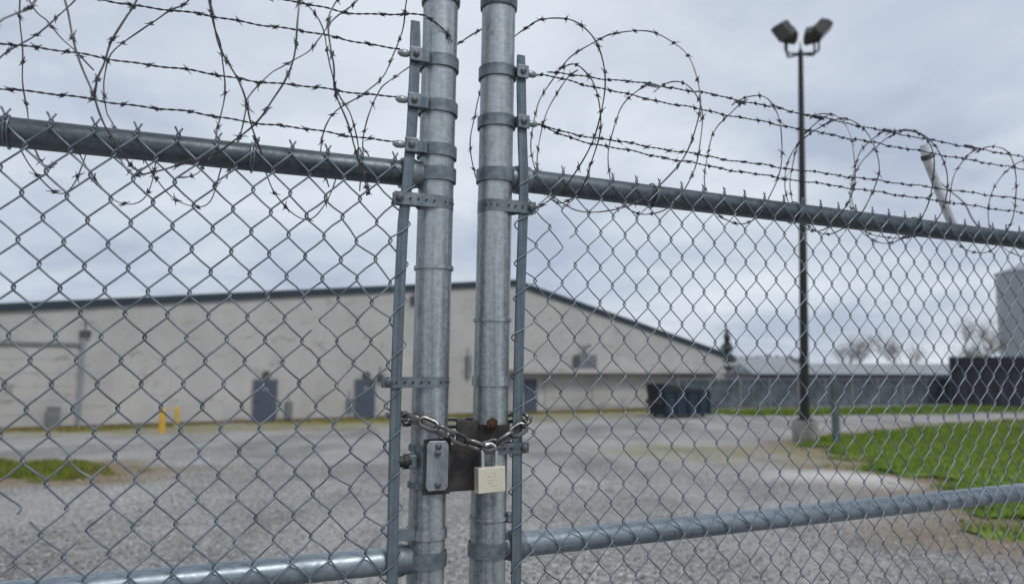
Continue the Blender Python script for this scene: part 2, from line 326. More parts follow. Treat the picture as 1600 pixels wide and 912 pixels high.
def lawn(name, poly, count, hmin, hmax, mat, label, lift=0.03):
    P = np.array(poly); lo, hi = P.min(0), P.max(0); gx = np.arange(lo[0], hi[0], 0.35); gy = np.arange(lo[1], hi[1], 0.35)
    bx = lo[0] + (hi[0] - lo[0]) * rng.random(count * 3); t = rng.random(count * 3) ** 1.25; by = lo[1] + (hi[1] - lo[1]) * t
    wv_ = lambda a, b: 0.30 * np.sin(3.1 * a + 1.7 * b) + 0.26 * np.sin(2.3 * b - 4.1 * a) + 0.18 * np.sin(7.3 * a + 5.9 * b)
    sd = sdist(bx, by, poly) + (wv_(bx, by) if lift > 0.02 else 0); k = (sd < -0.75 * rng.random(len(bx)) ** 2 + 0.55 * (rng.random(len(bx)) < 0.12) * rng.random(len(bx))); bx, by, sd = bx[k][:count], by[k][:count], sd[k][:count]; n = len(bx)
    h = (hmin + (hmax - hmin) * rng.random(n)) * np.clip(0.35 + (-sd), 0.3, 1); an = rng.random(n) * 6.28; wd = 0.006 + 0.0005 * by + 0.006 * rng.random(n)
    cz = zg(by) + lift * np.clip(-sd * 1.5, 0, 1); dx, dy = np.cos(an) * wd, np.sin(an) * wd; le = (rng.random((n, 2)) - 0.5) * 1.2 * h[:, None]
    V = np.stack([np.stack([bx - dx, by - dy, cz - 0.01], -1), np.stack([bx + dx, by + dy, cz - 0.01], -1), np.stack([bx + le[:, 0], by + le[:, 1], cz + h], -1)], 1)
    F = np.arange(3 * n).reshape(n, 3); T = np.repeat(rng.random(n), 3)
    # turf sheet below the blades
    res = 0.4; nxp = int((hi[0] - lo[0]) / res) + 2; nyp = int((hi[1] - lo[1]) / res) + 2
    SX, SY = np.meshgrid(lo[0] + np.arange(nxp) * res, lo[1] + np.arange(nyp) * res); s2 = sdist(SX.ravel(), SY.ravel(), poly) + (0.15 + wv_(SX.ravel(), SY.ravel()) if lift > 0.02 else 0.1)
    SZ = zg(SY.ravel()) + np.where(s2 < 0, lift * np.clip(-s2 * 1.5, 0, 1) + 0.02 * np.clip(-s2 * 3, 0, 1), -0.06)
    SV = np.stack([SX.ravel(), SY.ravel(), SZ], -1); i0 = (np.arange(nyp - 1)[:, None] * nxp + np.arange(nxp - 1)[None]).ravel()
    near = s2 < 0.12; Q = np.stack([i0, i0 + 1, i0 + nxp + 1, i0 + nxp], 1); Q = Q[near[Q].all(1)]
    SF = np.concatenate([Q[:, [0, 1, 2]], Q[:, [0, 2, 3]]]) + 3 * n
    scatter(name, np.concatenate([V.reshape(-1, 3), SV]), np.concatenate([F, SF]), np.concatenate([T, 0.35 + 0.2 * rng.random(len(SV))]), mat, label, 'grass')
lawn('grass_lawn', LAWN_R, 110000, 0.05, 0.12, 'grass', 'bright green lawn on the right beyond the gate', 0.05)
lawn('grass_patch', LAWN_L, 26000, 0.05, 0.14, 'dull_grass', 'small green grass patch in the gravel on the left', 0.05)
st = [tuple(WA + WD * u + WN * (0.15 + 0.0 * u)) for u in (-8, 43)]; st2 = [tuple(WA + WD * u + WN * v) for u, v in ((43, 1.0), (33, 2.5), (27, 1.2), (20, 4.2), (14, 2.6), (9, .8), (3, 2.8), (-2, 1.6), (-8, 3.4))]
lawn('weed_strip', st + st2, 26000, 0.06, 0.26, 'dry_grass', 'yellowish weeds and moss along the foot of the warehouse', 0.01)
lawn('roadside_grass', [(10.6, 46.4), (33.4, 55.5), (36.0, 50.5), (25, 45.5), (13.5, 43.6)], 22000, 0.05, 0.25, 'grass', 'green and yellow grass verge before the far slatted fence', 0.03)

# ------------------------------------------------------------------ warehouse
ZB = -0.95
wh = thing('warehouse', (WA[0], WA[1], ZB), 'large pale metal warehouse with dark roof edge and grey doors', 'warehouse', math.atan2(WD[1], WD[0]))
# local frame: x along wall, y away from camera, z up
RL, PK, RE = (-9.0, 4.23), (25.08, 7.79), (42.6, 3.76)
def roofz(u): return RL[1] + (u - RL[0]) * (PK[1] - RL[1]) / (PK[0] - RL[0]) if u < PK[0] else PK[1] + (u - PK[0]) * (RE[1] - PK[1]) / (RE[0] - PK[0])
MB().prism([(RL[0], -0.3), (RE[0], -0.3), (RE[0], RE[1]), PK, RL], 0.0, 26.0).build('wall', 'wall', wh, False)
for a, b in ((RL, PK), (PK, RE)):
    d = np.array([b[0] - a[0], b[1] - a[1]]); d /= np.hypot(*d); nrm = np.array([-d[1], d[0]])
    A = np.array(a) - d * (0.3 if a == RL else 0); B = np.array(b) + d * (0.35 if b == RE else 0.0)
    MB().prism([tuple(A - nrm * 0.22), tuple(B - nrm * 0.22), tuple(B + nrm * 0.06), tuple(A + nrm * 0.06)], -0.14 if a == RL else -0.138, -0.003).build('roof_trim', 'fascia', wh, False)
    MB().prism([tuple(A + nrm * 0.063), tuple(B + nrm * 0.063), tuple(B + nrm * 0.12), tuple(A + nrm * 0.12)], -0.10, 26.2).build('roof', 'roof', wh, False)
sm = None
for u in np.arange(-8.0, 42.4, 2.4):
    h = roofz(u) - 0.26
    b = MB().box((-0.012, -0.008, 0.15), (0.012, -0.001, h)); o = b.build('panel_seam', 'wall', wh, False); o.location = (u, 0, 0)
MB().box((RL[0], -0.05, -0.3), (RE[0], -0.002, 0.13)).build('foot_strip', 'foot', wh, False)
for i, (u0, u1, h) in enumerate(((10.13, 11.2, 2.01), (15.28, 16.3, 2.0))):
    dr = bevel(MB().box((u0, -0.10, 0.02), (u1, -0.06, h)).build('door', 'door', wh, False), 0.01)
    fr = MB().box((u0 - 0.07, -0.085, 0), (u0 - 0.003, -0.052, h + 0.07)); fr.box((u1 + 0.003, -0.085, 0), (u1 + 0.07, -0.052, h + 0.07)); fr.box((u0 - 0.003, -0.085, h + 0.003), (u1 + 0.003, -0.052, h + 0.07))
    fr.build('frame', 'door_frame', dr, False)
    MB().tube([(u0 + 0.10, -0.10, 1.0), (u0 + 0.10, -0.15, 1.0), (u0 + 0.22, -0.15, 1.0)], 0.02, 6).build('handle', 'fixture', dr)
    MB().box((u0 + 0.42, -0.104, 1.52), (u0 + 0.66, -0.101, 1.64)).build('door_sign', 'pale_roof', dr, False)
    lt = MB().box((u0 + 0.35, -0.24, h + 0.18), (u0 + 0.75, -0.002, h + 0.30)); lt.prism([(u0 + 0.4, h + 0.30), (u0 + 0.7, h + 0.30), (u0 + 0.64, h + 0.44), (u0 + 0.46, h + 0.44)], -0.18, -0.002)
    lt.build('wall_light', 'fixture', wh, False)
gd = MB(); 
for k in range(6): gd.box((-6.0, -0.045, 0.02 + k * 0.585), (2.62, -0.003, 0.02 + k * 0.585 + 0.575))
gd = bevel(gd.build('garage_door', 'wall', wh, False), 0.012)
MB().box((-6.1, -0.14, 3.54), (2.72, -0.002, 3.68)).build('garage_lintel', 'door_frame', wh, False)
MB().tube([(2.80, -0.12, 0.0), (2.80, -0.12, 3.42), (2.80, -0.06, 3.62), (2.80, -0.06, 3.9)], 0.085, 8).build('downpipe', 'downpipe', wh)
for u, z, a, b, mt in ((2.86, 4.1, .22, .12, 'fixture'), (16.62, 2.12, .14, .18, 'fixture'), (11.82, .55, .16, .42, 'grey_box'), (14.95, .74, .14, .3, 'grey_box'), (18.5, 6.35, .22, .2, 'fixture'), (21.9, 2.75, .14, .6, 'grey_box')):
    bx = MB().box((u - a, -0.22, z - b), (u + a, -0.002, z + b)); bx.tube([(u, -0.05, z + b), (u, -0.05, z + b + 0.45)], 0.025, 6)
    bevel(bx.build('wall_fixture', mt, wh, False), 0.02)
# low canopy with doors below on the far half of the wall
cn = MB().box((24.6, -0.85, 2.42), (41.9, -0.004, 2.60)); cn.box((24.6, -0.90, 2.36), (41.9, -0.853, 2.64)); cn = cn.build('canopy', 'wall', wh, False)
for u in (24.8, 41.6): MB().box((u - 0.06, -0.84, -0.05), (u + 0.06, -0.72, 2.417)).build('canopy_post', 'wall', cn, False)
for u0, u1, h in ((25.7, 26.6, 2.0),): bevel(MB().box((u0, -0.09, 0.0), (u1, -0.056, h)).build('door', 'door', wh, False), 0.01)
for u0, u1 in ((27.2, 30.2), (30.8, 33.8)):
    g2 = MB()
    for k in range(4): g2.box((u0, -0.06, 0.3 + k * 0.5), (u1, -0.003, 0.79 + k * 0.5))
    g2.build('shutter', 'wall', wh, False)
hv = MB().box((29.3, -0.8, 2.62), (30.6, -0.1, 3.5)); hv.tube([(29.9, -0.4, 3.5), (29.9, -0.4, 3.95), (30.4, -0.4, 4.1)], 0.12, 8); bevel(hv.build('ventilation_unit', 'grey_box', wh, False), 0.04)

# ------------------------------------------------------------------ things before the warehouse
def wpt(u, v, z=0.0): return (WA[0] + WD[0] * u + WN[0] * v, WA[1] + WD[1] * u + WN[1] * v, ZB + z)
for i, (x, y, h, lab) in enumerate(((-13.25, 29.0, 0.98, 'yellow steel bollard nearer the gravel yard before the warehouse'), (-14.9, 34.0, 0.88, 'yellow steel bollard set close against the warehouse wall'))):
    t = thing('bollard', (x, y, float(zg(y))), lab, 'bollard', 0, 'yellow bollards by the warehouse'); rb = (0.115, 0.095)[i]
    MB().lathe([(rb, -0.1), (rb, h - 0.07), (rb * .88, h - 0.02), (rb * .5, h + 0.02), (0.01, h + 0.03)], 16).build('post', 'yellow', t)
    MB().lathe([(0.20, -0.1), (0.20, 0.03), (0.17, 0.05)], 16).build('footing', 'concrete', t)
t = thing('utility_cabinet', wpt(1.85, 0.45), 'grey utility cabinet on the ground beside the garage door', 'cabinet', math.atan2(WD[1], WD[0]))
bevel(MB().box((-0.24, -0.2, 0.08), (0.24, 0.2, 0.92)).build('body', 'grey_box', t, False), 0.02)
MB().box((-0.3, -0.26, -0.1), (0.3, 0.26, 0.077)).build('plinth', 'concrete', t, False)
bevel(MB().box((-0.27, -0.23, 0.923), (0.27, 0.23, 0.97)).build('lid', 'downpipe', t, False), 0.01)
# dumpster
t = thing('dumpster', (9.3, 42.4, ZB), 'dark blue steel dumpster standing by the far warehouse corner', 'dumpster', R(22))
MB().prism([(-1.45, 0.16), (1.45, 0.16), (1.5, 1.35), (-1.5, 1.35)], -0.85, 0.85).build('body', 'dumpster', t, False)
for x in (-1.46, -0.75, 0.0, 0.75, 1.38): MB().box((x, -0.93, 0.17), (x + 0.09, -0.853, 1.33)).build('rib', 'dumpster', t, False)
bevel(MB().prism([(-1.53, 1.36), (1.53, 1.36), (1.53, 1.46), (-1.53, 1.86), (-1.53, 1.36)][:4], -0.9, 0.9).build('lid', 'dumpster_lid', t, False), 0.02)
MB().box((-1.72, -0.7, 0.75), (-1.53, 0.7, 0.95)).build('fork_pocket', 'rust_side', t, False)
for x in (-1.15, 1.15):
    for y in (-0.6, 0.6): MB().lathe([(0.09, -0.04), (0.09, 0.04)], 12, 'y', (x, y, 0.09)).build('wheel', 'fixture', t)

# ------------------------------------------------------------------ lamp post
zl = float(zg(25.6))
lp = thing('lamp_post', (9.83, 25.6, zl), 'tall black lamp post with four floodlights on a concrete base', 'lamp post')
def LX(z): return 0.023 * (z - 0.73)
MB().lathe([(0.42, -0.1), (0.42, 0.66), (0.38, 0.72), (0.05, 0.72)], 24).build('footing', 'concrete', lp)
MB().lathe([(0.30, 0.722), (0.30, 0.76), (0.19, 0.78), (0.17, 0.95), (0.13, 0.97)], 20).build('base_plate', 'lamp_black', lp)
MB().tube([(LX(z), 0, z) for z in (0.77, 4, 8, 11, 13.45)], [0.155, 0.14, 0.12, 0.10, 0.085], 16).build('pole', 'lamp_black', lp)
tx = LX(13.45); MB().lathe([(0.085, 13.36), (0.085, 13.52), (0.03, 13.62), (0.015, 13.85), (0.002, 13.9)], 12, 'z', (tx, 0, 0)).build('finial', 'lamp_black', lp)
heads = ((-0.56, -0.10, -0.16, -0.12, 112, 0.0, 44), (-0.36, 0.30, 0.04, 0.12, 18, 0.10, 58), (0.54, 0.12, 0.06, 0.20, -38, 0.04, 52), (0.56, -0.20, 0.19, -0.10, -104, 0.02, 46))
for ex, ey, hx, hy, az, dz, tl in heads:
    am = MB().tube(catmull([(tx, 0, 13.44), (tx + ex * 0.75, ey * 0.75, 13.43), (tx + ex, ey, 13.52), (tx + ex, ey, 13.92 + dz)], 5), 0.038, 8).build('arm', 'lamp_black', lp)
    hb = MB().add([(-.29, -.29, -.08), (.29, -.29, -.08), (.29, .29, -.08), (-.29, .29, -.08), (-.29, -.29, .10), (.29, -.29, .10), (.29, .29, .10), (-.29, .29, .10), (-.20, -.20, .36), (.20, -.20, .36), (.20, .20, .36), (-.20, .20, .36)],
                  [(0, 3, 2, 1), (8, 9, 10, 11)] + [(a + k, a + (k + 1) % 4, a + 4 + (k + 1) % 4, a + 4 + k) for a in (0, 4) for k in range(4)])
    mw = Matrix.Translation((tx + ex + hx, ey + hy, 14.14 + dz)) @ Matrix.Rotation(R(az), 4, 'Z') @ Matrix.Rotation(R(tl), 4, 'X')
    h = bevel(hb.build('lamp_head', 'lamp_head', lp, False), 0.035); h.matrix_local = mw
    ln = MB().box((-.26, -.26, -.096), (.26, .26, -.083)).build('lens', 'lens', h, False)
# grey steel post beside the lamp
t = thing('fence_post', (10.35, 24.4, float(zg(24.4))), 'grey steel fence post standing right of the lamp post base', 'post')
MB().box((-0.09, -0.09, -0.2), (0.09, 0.09, 2.05)).build('post', 'slat', t, False)
MB().prism([(-0.13, 2.053), (0.13, 2.053), (0.0, 2.16)], -0.13, 0.13).build('cap', 'slat', t, False)

# ------------------------------------------------------------------ far things on the right
fn = thing('slatted_fence', (10.86, 49.66, ZB), 'long blue grey slatted fence beyond the lamp post', 'fence', math.atan2(8.8, 22.54))
L = 27.0; npn = 11; pw = L / npn
cor = []
for k in range(33):
    x = 0.08 + (pw - 0.16) * k / 32; cor.append((x, 0.03 if (k // 2) % 2 else -0.03))
pm = MB().strip(cor, 0.08, 1.92, 0.012).mesh('panel', 'slat', False); fp = MB().box((-0.06, -0.06, -0.1), (0.06, 0.06, 2.05)).mesh('post', 'low_wall', False)
rm = MB().tube([(0.06, 0.07, 1.97), (pw - 0.06, 0.07, 1.97)], 0.035, 6).mesh('rail', 'low_wall')
for k in range(npn + 1):
    link('post', fp, fn).location = (k * pw, 0, 0)
    if k < npn:
        link('panel', pm, fn).location = (k * pw, 0, 0); link('rail', rm, fn).location = (k * pw, -0.07, 0)
t = thing('shipping_container', (32.4, 56.0, ZB), 'dark navy steel container on the right before the silo', 'container', R(-28))
cor = []
for k in range(60):
    x = 0.1 + 11.8 * k / 59; cor.append((x, 0.0 if (k // 2) % 2 else 0.05))
MB().strip(cor, 0.16, 2.6, 0.03).build('side_wall', 'container', t, False)
bx = MB().box((0, 0.1, 0.1), (12, 2.5, 3.0)); bx.build('body', 'container', t, False)
MB().box((-0.03, -0.03, 2.62), (12.03, 2.53, 3.62)).build('top_rail', 'container_top', t, False)
MB().box((-0.03, -0.03, -0.1), (12.03, 0.097, 0.157)).build('bottom_rail', 'container_top', t, False)
for x in (-0.04, 11.88): MB().box((x, -0.06, -0.1), (x + 0.16, 0.098, 2.618)).build('corner_post', 'container_top', t, False)
t = thing('storage_silo', (79.5, 112, ZB), 'tall pale grey round silo rising behind the dark container', 'silo')
MB().lathe([(6.2, -0.2), (6.2, 17.0)], 48, 'z', capb=False).build('tank', 'silo', t); MB().lathe([(6.35, 17.0), (6.35, 17.25), (3.0, 18.6), (0.6, 19.3), (0.6, 19.9), (0.05, 20)], 48).build('roof', 'silo', t)
for z in (3.4, 6.8, 10.2, 13.6): MB().lathe([(6.2, z), (6.27, z + .03), (6.27, z + .15), (6.2, z + .18)], 48, 'z', capa=False, capb=False).build('hoop', 'silo', t)
for x0, x1, y, e, rg, lab in ((23.2, 44.5, 72, 2.2, 1.05, 'long low shed with a pale roof behind the slatted fence'), (17.5, 33.0, 88, 3.0, 1.1, 'low pale roofed shed farther back beside the warehouse corner')):
    t = thing('low_shed', (x0, y, ZB), lab, 'shed', 0, 'sheds behind the fence'); L = x1 - x0
    MB().box((0, 0, -0.1), (L, 8, e)).build('wall', 'low_wall', t, False)
    rf = MB().add([(-0.4, -0.5, e + .004), (L + .4, -0.5, e + .004), (L + .4, 4, e + rg), (-.4, 4, e + rg), (-.4, 8.5, e + .004), (L + .4, 8.5, e + .004)], [(0, 1, 2, 3), (3, 2, 5, 4), (0, 3, 4), (1, 5, 2), (0, 4, 5, 1)])
    rf.build('roof', 'pale_roof', t, False)
    MB().box((-0.4, -0.62, e - 0.28), (L + 0.4, -0.503, e + 0.02)).build('eave_shadow_strip', 'fascia', t, False)  # dark strip standing in for the shadow under the eave
    for k in range(int(L / 3.2)):
        wn = MB().box((1.0 + k * 3.2, -0.05, 0.9), (2.3 + k * 3.2, -0.003, 1.75)).build('window', 'door', t, False)
        MB().box((0.95 + k * 3.2, -0.09, 0.80), (2.35 + k * 3.2, -0.053, 0.89)).build('sill', 'pale_roof', wn, False)

# ------------------------------------------------------------------ trees
def leaves(n, fn, size, seed):
    g = np.random.default_rng(seed); C = fn(g, n); a = g.normal(size=(n, 3)); a /= np.linalg.norm(a, axis=1, keepdims=True)
    b = np.cross(a, g.normal(size=(n, 3))); b /= np.linalg.norm(b, axis=1, keepdims=True); s = size * (0.5 + g.random((n, 1)))
    return np.stack([C - a * s, C + b * s * 0.55, C + a * s, C - b * s * 0.55], 1).reshape(-1, 3)
def add_leaves(name, V, mat, parent):
    k = len(V) // 4; me = bpy.data.meshes.new(name); me.from_pydata(V.tolist(), [], np.arange(4 * k).reshape(k, 4).tolist()); me.materials.append(M[mat]); return link(name, me, parent)
def conifer(loc, h, rad, seed, lab):
    t = thing('conifer', loc, lab, 'tree', 0, 'trees on the far right')
    MB().tube([(0, 0, -0.2), (0.05, 0, h * .5), (0, 0, h)], [0.2, 0.12, 0.02], 7).build('trunk', 'bark', t)
    def f(g, n):
        z = h * (0.1 + 0.9 * g.random(n)); r = rad * (1 - z / h) ** 0.8 * (0.35 + 0.65 * np.sqrt(g.random(n))) * (0.75 + 0.35 * np.sin(z * 5)); a = g.random(n) * 6.28
        return np.stack([r * np.cos(a), r * np.sin(a), z - r * 0.3], 1)
    add_leaves('crown', leaves(1200, f, 0.20, seed), 'evergreen', t)
def bare_tree(loc, h, seed, lab, leafy=900, name='bare_tree'):
    g = random.Random(seed); t = thing(name, loc, lab, 'tree', 0, 'trees on the far right'); mb = MB(); tips = []
    def br(p, d, L, r, lv):
        pts = [p]; 
        for i in range(3):
            d = (d + Vector((g.gauss(0, .14), g.gauss(0, .14), 0.05))).normalized(); pts.append(pts[-1] + d * L / 3)
        mb.tube([tuple(q) for q in pts], [r, r * .85, r * .7, r * .5], 5); tips.extend(pts[1:])
        if lv:
            for k in range(g.choice((3, 4))):
                a = g.random() * 6.28; e = (d * 0.8 + Vector((math.cos(a), math.sin(a), 0.25)) * 0.75).normalized(); br(pts[g.choice((2, 3))], e, L * (.62 + .2 * g.random()), r * .55, lv - 1)
    br(Vector((0, 0, -0.2)), Vector((0, 0, 1)), h * 0.40, h * 0.02, 4); mb.build('trunk', 'bark', t)
    T = np.array([tuple(q) for q in tips if q.z > h * .35])
    add_leaves('crown', leaves(leafy * 3, lambda q, n: T[q.integers(0, len(T), n)] + q.normal(size=(n, 3)) * h * 0.055, 0.055, seed), 'twig_leaf', t)
conifer((25.6, 90, ZB), 7.4, 1.9, 3, 'dark narrow conifer just right of the warehouse eave')
bare_tree((38.9, 86, ZB), 7.2, 4, 'bare brown tree left of the far pair beyond the fence'); bare_tree((42.6, 84, ZB), 6.8, 5, 'bare brown tree right of the far pair beyond the fence')
bare_tree((48.4, 80, ZB), 8.2, 6, 'bare tree rising just left of the dark container', 1100); bare_tree((52.5, 84, ZB), 6.4, 8, 'low bare tree between dark container and silo')
def hedge(loc, L, h, seed, lab):
    t = thing('hedge', loc, lab, 'hedge')
    f = lambda g, n: np.stack([L * g.random(n), g.normal(size=n) * 0.8, h * (0.1 + 0.9 * g.random(n) ** 0.7) * (0.8 + 0.2 * np.sin(np.arange(n)))], 1)
    add_leaves('crown', leaves(4200, f, 0.22, seed), 'evergreen', t)
    for k in range(7): MB().tube([(L * (k + .5) / 7, 0, -.1), (L * (k + .5) / 7 + .1, 0, h * .8)], [.1, .04], 5).build('trunk', 'bark', t)
hedge((33.5, 112, ZB), 10.0, 4.7, 9, 'dark evergreen hedge on the skyline left of lamp post')

# ------------------------------------------------------------------ gate leaves
class Leaf:
    def __init__(s, root, lean): s.root = root; s.lean = lean
    def P(s, a, off, z): return (a + s.lean * (z - EYE), -off, z)
    def build(s, mb, name, mat, parent=None, smooth=True, ang=40):
        mb.v = [(x + s.lean * (z - EYE), y, z) for x, y, z in mb.v]
        return mb.build(name, mat, s.root if parent is None else parent, smooth, ang)
GL = Leaf(thing('chain_link_gate', (-0.1338, 1.2590, 0), 'left chain link gate leaf with bolted latch plate on its post', 'gate', 0.3948, 'pair of locked gate leaves'), 0.0130)
GR = Leaf(thing('chain_link_gate', (-0.0349, 1.3075, 0), 'right chain link gate leaf with brass padlock before its post', 'gate', 0.4349, 'pair of locked gate leaves'), 0.0152)
PR = 0.03015; RR = 0.0211; MO = 0.0262          # post and rail radius, mesh plane offset to the camera
def sbar(tab, z):
    zs = [q[1] for q in tab][::-1]; ss = [q[0] for q in tab][::-1]; return float(np.interp(z, zs, ss))
LBAR = [(-0.0515, 2.2796), (-0.0500, 2.2187), (-0.0515, 2.1031), (-0.0535, 2.0598), (-0.0575, 1.995), (-0.0597, 1.9566), (-0.0616, 1.9417), (-0.0643, 1.798), (-0.0646, 1.6621), (-0.0645, 1.6241), (-0.0628, 1.4766), (-0.061, 1.3754), (-0.060, 0.1)]
RBAR = [(0.0337, 2.2564), (0.0355, 2.1906), (0.0373, 2.1441), (0.040, 2.0865), (0.0430, 2.0431), (0.0437, 1.9768), (0.0429, 1.9552), (0.0401, 1.8063), (0.0394, 1.673), (0.0385, 1.6193), (0.0404, 1.4607), (0.0411, 1.3521), (0.042, 0.1)]
HEX = lambda c, r, h: MB().lathe([(r, 0), (r, h * .75), (r * .8, h)], 6, 'y', (0, 0, 0)).xf(Matrix.Translation(c) @ Matrix.Rotation(PI, 4, 'Z'))
def ring(leaf, z, h, r=0.0322, t=0.0019, name='band', mat='band', n=40, tilt=0.0):
    mb = MB().strip([(r * math.cos(a), r * math.sin(a)) for a in np.linspace(0, 2 * PI, n, endpoint=False)], z - h / 2, z + h / 2, -t, True)
    if tilt: mb.v = [(x, y, zz + tilt * x) for x, y, zz in mb.v]
    return leaf.build(mb, name, mat)
def hole(leaf, parent, a, off, z, r=0.0022, ang=None):
    if ang is None: mb = MB().lathe([(r, 0), (r, 0.0006)], 8, 'y', (a, -off - 0.0004, z))
    else:
        mb = MB().lathe([(r, 0), (r, 0.0006)], 8, 'x'); mb.xf(Matrix.Translation((0, 0, z)) @ Matrix.Rotation(-ang, 4, 'Z') @ Matrix.Translation((0.0325, 0, 0)))
    return leaf.build(mb, 'hole', 'hole', parent)
def arm_band(leaf, m, z, end, h=0.021, tilt=0.0):
    "strap round the post with two arms that grip the tension bar; m = side of the arm"
    r = 0.0306; pts = [(m * end, -0.0325), (m * (end - 0.004), -0.0325), (m * 0.022, -0.0322), (m * 0.010, -0.0320)]
    for a in np.linspace(0, 1, 26):
        th = R(90) - a * R(180 + 42); pts.append((-m * r * math.cos(th) if False else m * -1 * r * math.cos(th), -r * math.sin(th)))
    pts += [(m * 0.040, -0.0185), (m * end, -0.0185)]
    mb = MB().strip(pts, z - h / 2, z + h / 2, 0.0019 * (1 if m < 0 else -1) * 1.0)
    if tilt: mb.v = [(x, y, zz + tilt * x) for x, y, zz in mb.v]
    o = leaf.build(mb, 'tension_band', 'band')
    bz = z + tilt * m * (end - 0.009)
    leaf.build(MB().lathe([(0.0068, 0), (0.0068, 0.003), (0.004, 0.0045)], 6, 'y').xf(Matrix.Translation((m * (end - 0.009), -0.0345, bz)) @ Matrix.Rotation(PI, 4, 'Z')), 'bolt', 'bolt', o)
    leaf.build(MB().lathe([(0.003, 0), (0.003, 0.022)], 8, 'y', (m * (end - 0.009), -0.0385, bz)), 'bolt_shank', 'bolt', o)
    for k in np.arange(0.012, end - 0.02, 0.0135): hole(leaf, o, m * k, 0.0345, z + tilt * m * k, 0.0019)
    for an in (75, 55, 38): hole(leaf, o, 0, 0, z, 0.0018, R(an) if m < 0 else R(180 - an))
    return o
def clip_band(leaf, m, z, bar, tilt=0.0):
    "short strap whose clip holds the bar and the end of a barbed strand"
    sb = sbar(bar, z); o = ring(leaf, z, 0.0205, tilt=tilt)
    for an in (80, 60, 110): hole(leaf, o, 0, 0, z, 0.0019, R(an))
    leaf.build(MB().box((min(m * .026, sb - m * .008), -0.030, z - .009), (max(m * .026, sb - m * .008), -0.012, z + .009)), 'lug', 'bar', o, False)
    cl = MB().box((sb - .0115, -0.0355, z - .0125), (sb + .0115, -0.0312, z + .0125)); bevel(leaf.build(cl, 'clip', 'band', o, False), 0.002)
    leaf.build(MB().lathe([(0.0058, 0), (0.0058, 0.0025), (0.003, 0.0038)], 6, 'y').xf(Matrix.Translation((sb, -0.0356, z)) @ Matrix.Rotation(PI, 4, 'Z')), 'bolt', 'bolt', o)
    e = sb + m * 0.0125
    leaf.build(MB().lathe([(0.0045, e - m * .002), (0.0062, e + m * .002), (0.0064, e + m * .011), (0.0045, e + m * .015), (0.002, e + m * .018)], 12, 'x', (0, -0.028, z)), 'wire_socket', 'glass_bulb', o)
    return o
def rail_end(leaf, m, z):
    o = ring(leaf, z, 0.023, name='rail_end')
    leaf.build(MB().lathe([(0.020, m * .022), (0.0225, m * .029), (0.0228, m * .034), (0.0252, m * .040), (0.0255, m * .046), (0.0255, m * .062), (0.0215, m * .0622)], 28, 'x', (0, 0, z)), 'cup', 'band', o, True, 50)
    for an in (100, 80, 62) if m < 0 else (118, 100, 80): hole(leaf, o, 0, 0, z, 0.0018, R(an))
    return o
def gate(leaf, m, bar, ztop, zmid, ptop, width):
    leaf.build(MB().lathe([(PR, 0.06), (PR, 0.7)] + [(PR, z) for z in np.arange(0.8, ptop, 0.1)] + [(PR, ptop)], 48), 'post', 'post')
    leaf.build(MB().lathe([(.0332, ptop - .004), (.0338, ptop + .002), (.0338, ptop + .020), (.0325, ptop + .026), (.022, ptop + .036), (.001, ptop + .041)], 40), 'post_cap', 'rail')
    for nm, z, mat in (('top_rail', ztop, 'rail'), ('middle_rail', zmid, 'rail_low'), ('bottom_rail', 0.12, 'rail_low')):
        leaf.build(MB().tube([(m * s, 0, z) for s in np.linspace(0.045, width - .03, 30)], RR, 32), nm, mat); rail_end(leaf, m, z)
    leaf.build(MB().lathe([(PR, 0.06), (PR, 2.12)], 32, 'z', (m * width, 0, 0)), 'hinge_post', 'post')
    zs = np.linspace(bar[0][1], 0.12, 70); mb = MB(); vv = []; ff = []
    for i, z in enumerate(zs):
        s = sbar(bar, z); hw = 0.0088 * (0.85 if i == 0 else 1.0)
        vv += [(s - hw, -MO - .0022, z), (s + hw, -MO - .0022, z), (s + hw, -MO + .0022, z), (s - hw, -MO + .0022, z)]
    vv = [(x, y, z + (-0.018 if k < 4 and False else 0)) for k, (x, y, z) in enumerate(vv)]
    for i in range(len(zs) - 1):
        for j in range(4): ff.append((i * 4 + j, i * 4 + (j + 1) % 4, i * 4 + 4 + (j + 1) % 4, i * 4 + 4 + j))
    ff += [(0, 1, 2, 3), tuple(len(vv) - 4 + j for j in range(4))]; mb.add(vv, ff); bevel(leaf.build(mb, 'tension_bar', 'bar', None, False), 0.0008, 1)
gate(GL, -1, LBAR, 2.0237, 1.3955, 2.3325, 1.55); gate(GR, 1, RBAR, 2.0359, 1.3999, 2.3490, 1.85)
for z in (2.2196, 2.1402, 2.0641): clip_band(GL, -1, z, LBAR, -0.03)
for z in (2.2240, 2.1330): clip_band(GR, 1, z, RBAR, 0.02)
arm_band(GL, -1, 1.9745, 0.0790); arm_band(GL, -1, 1.6769, 0.0870, 0.017)
arm_band(GR, 1, 1.9800, 0.0650); arm_band(GR, 1, 1.5660, 0.0585, 0.018)
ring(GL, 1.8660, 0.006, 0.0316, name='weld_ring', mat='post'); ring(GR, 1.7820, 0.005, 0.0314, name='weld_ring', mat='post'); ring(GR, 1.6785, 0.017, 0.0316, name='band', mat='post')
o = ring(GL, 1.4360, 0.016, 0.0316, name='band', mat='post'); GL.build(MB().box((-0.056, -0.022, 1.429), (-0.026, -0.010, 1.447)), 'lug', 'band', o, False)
o = ring(GR, 1.4500, 0.005, 0.0314, name='band', mat='post'); bevel(GR.build(MB().box((0.024, -0.026, 1.442), (0.036, -0.012, 1.460)), 'lug', 'band', o, False), 0.003)

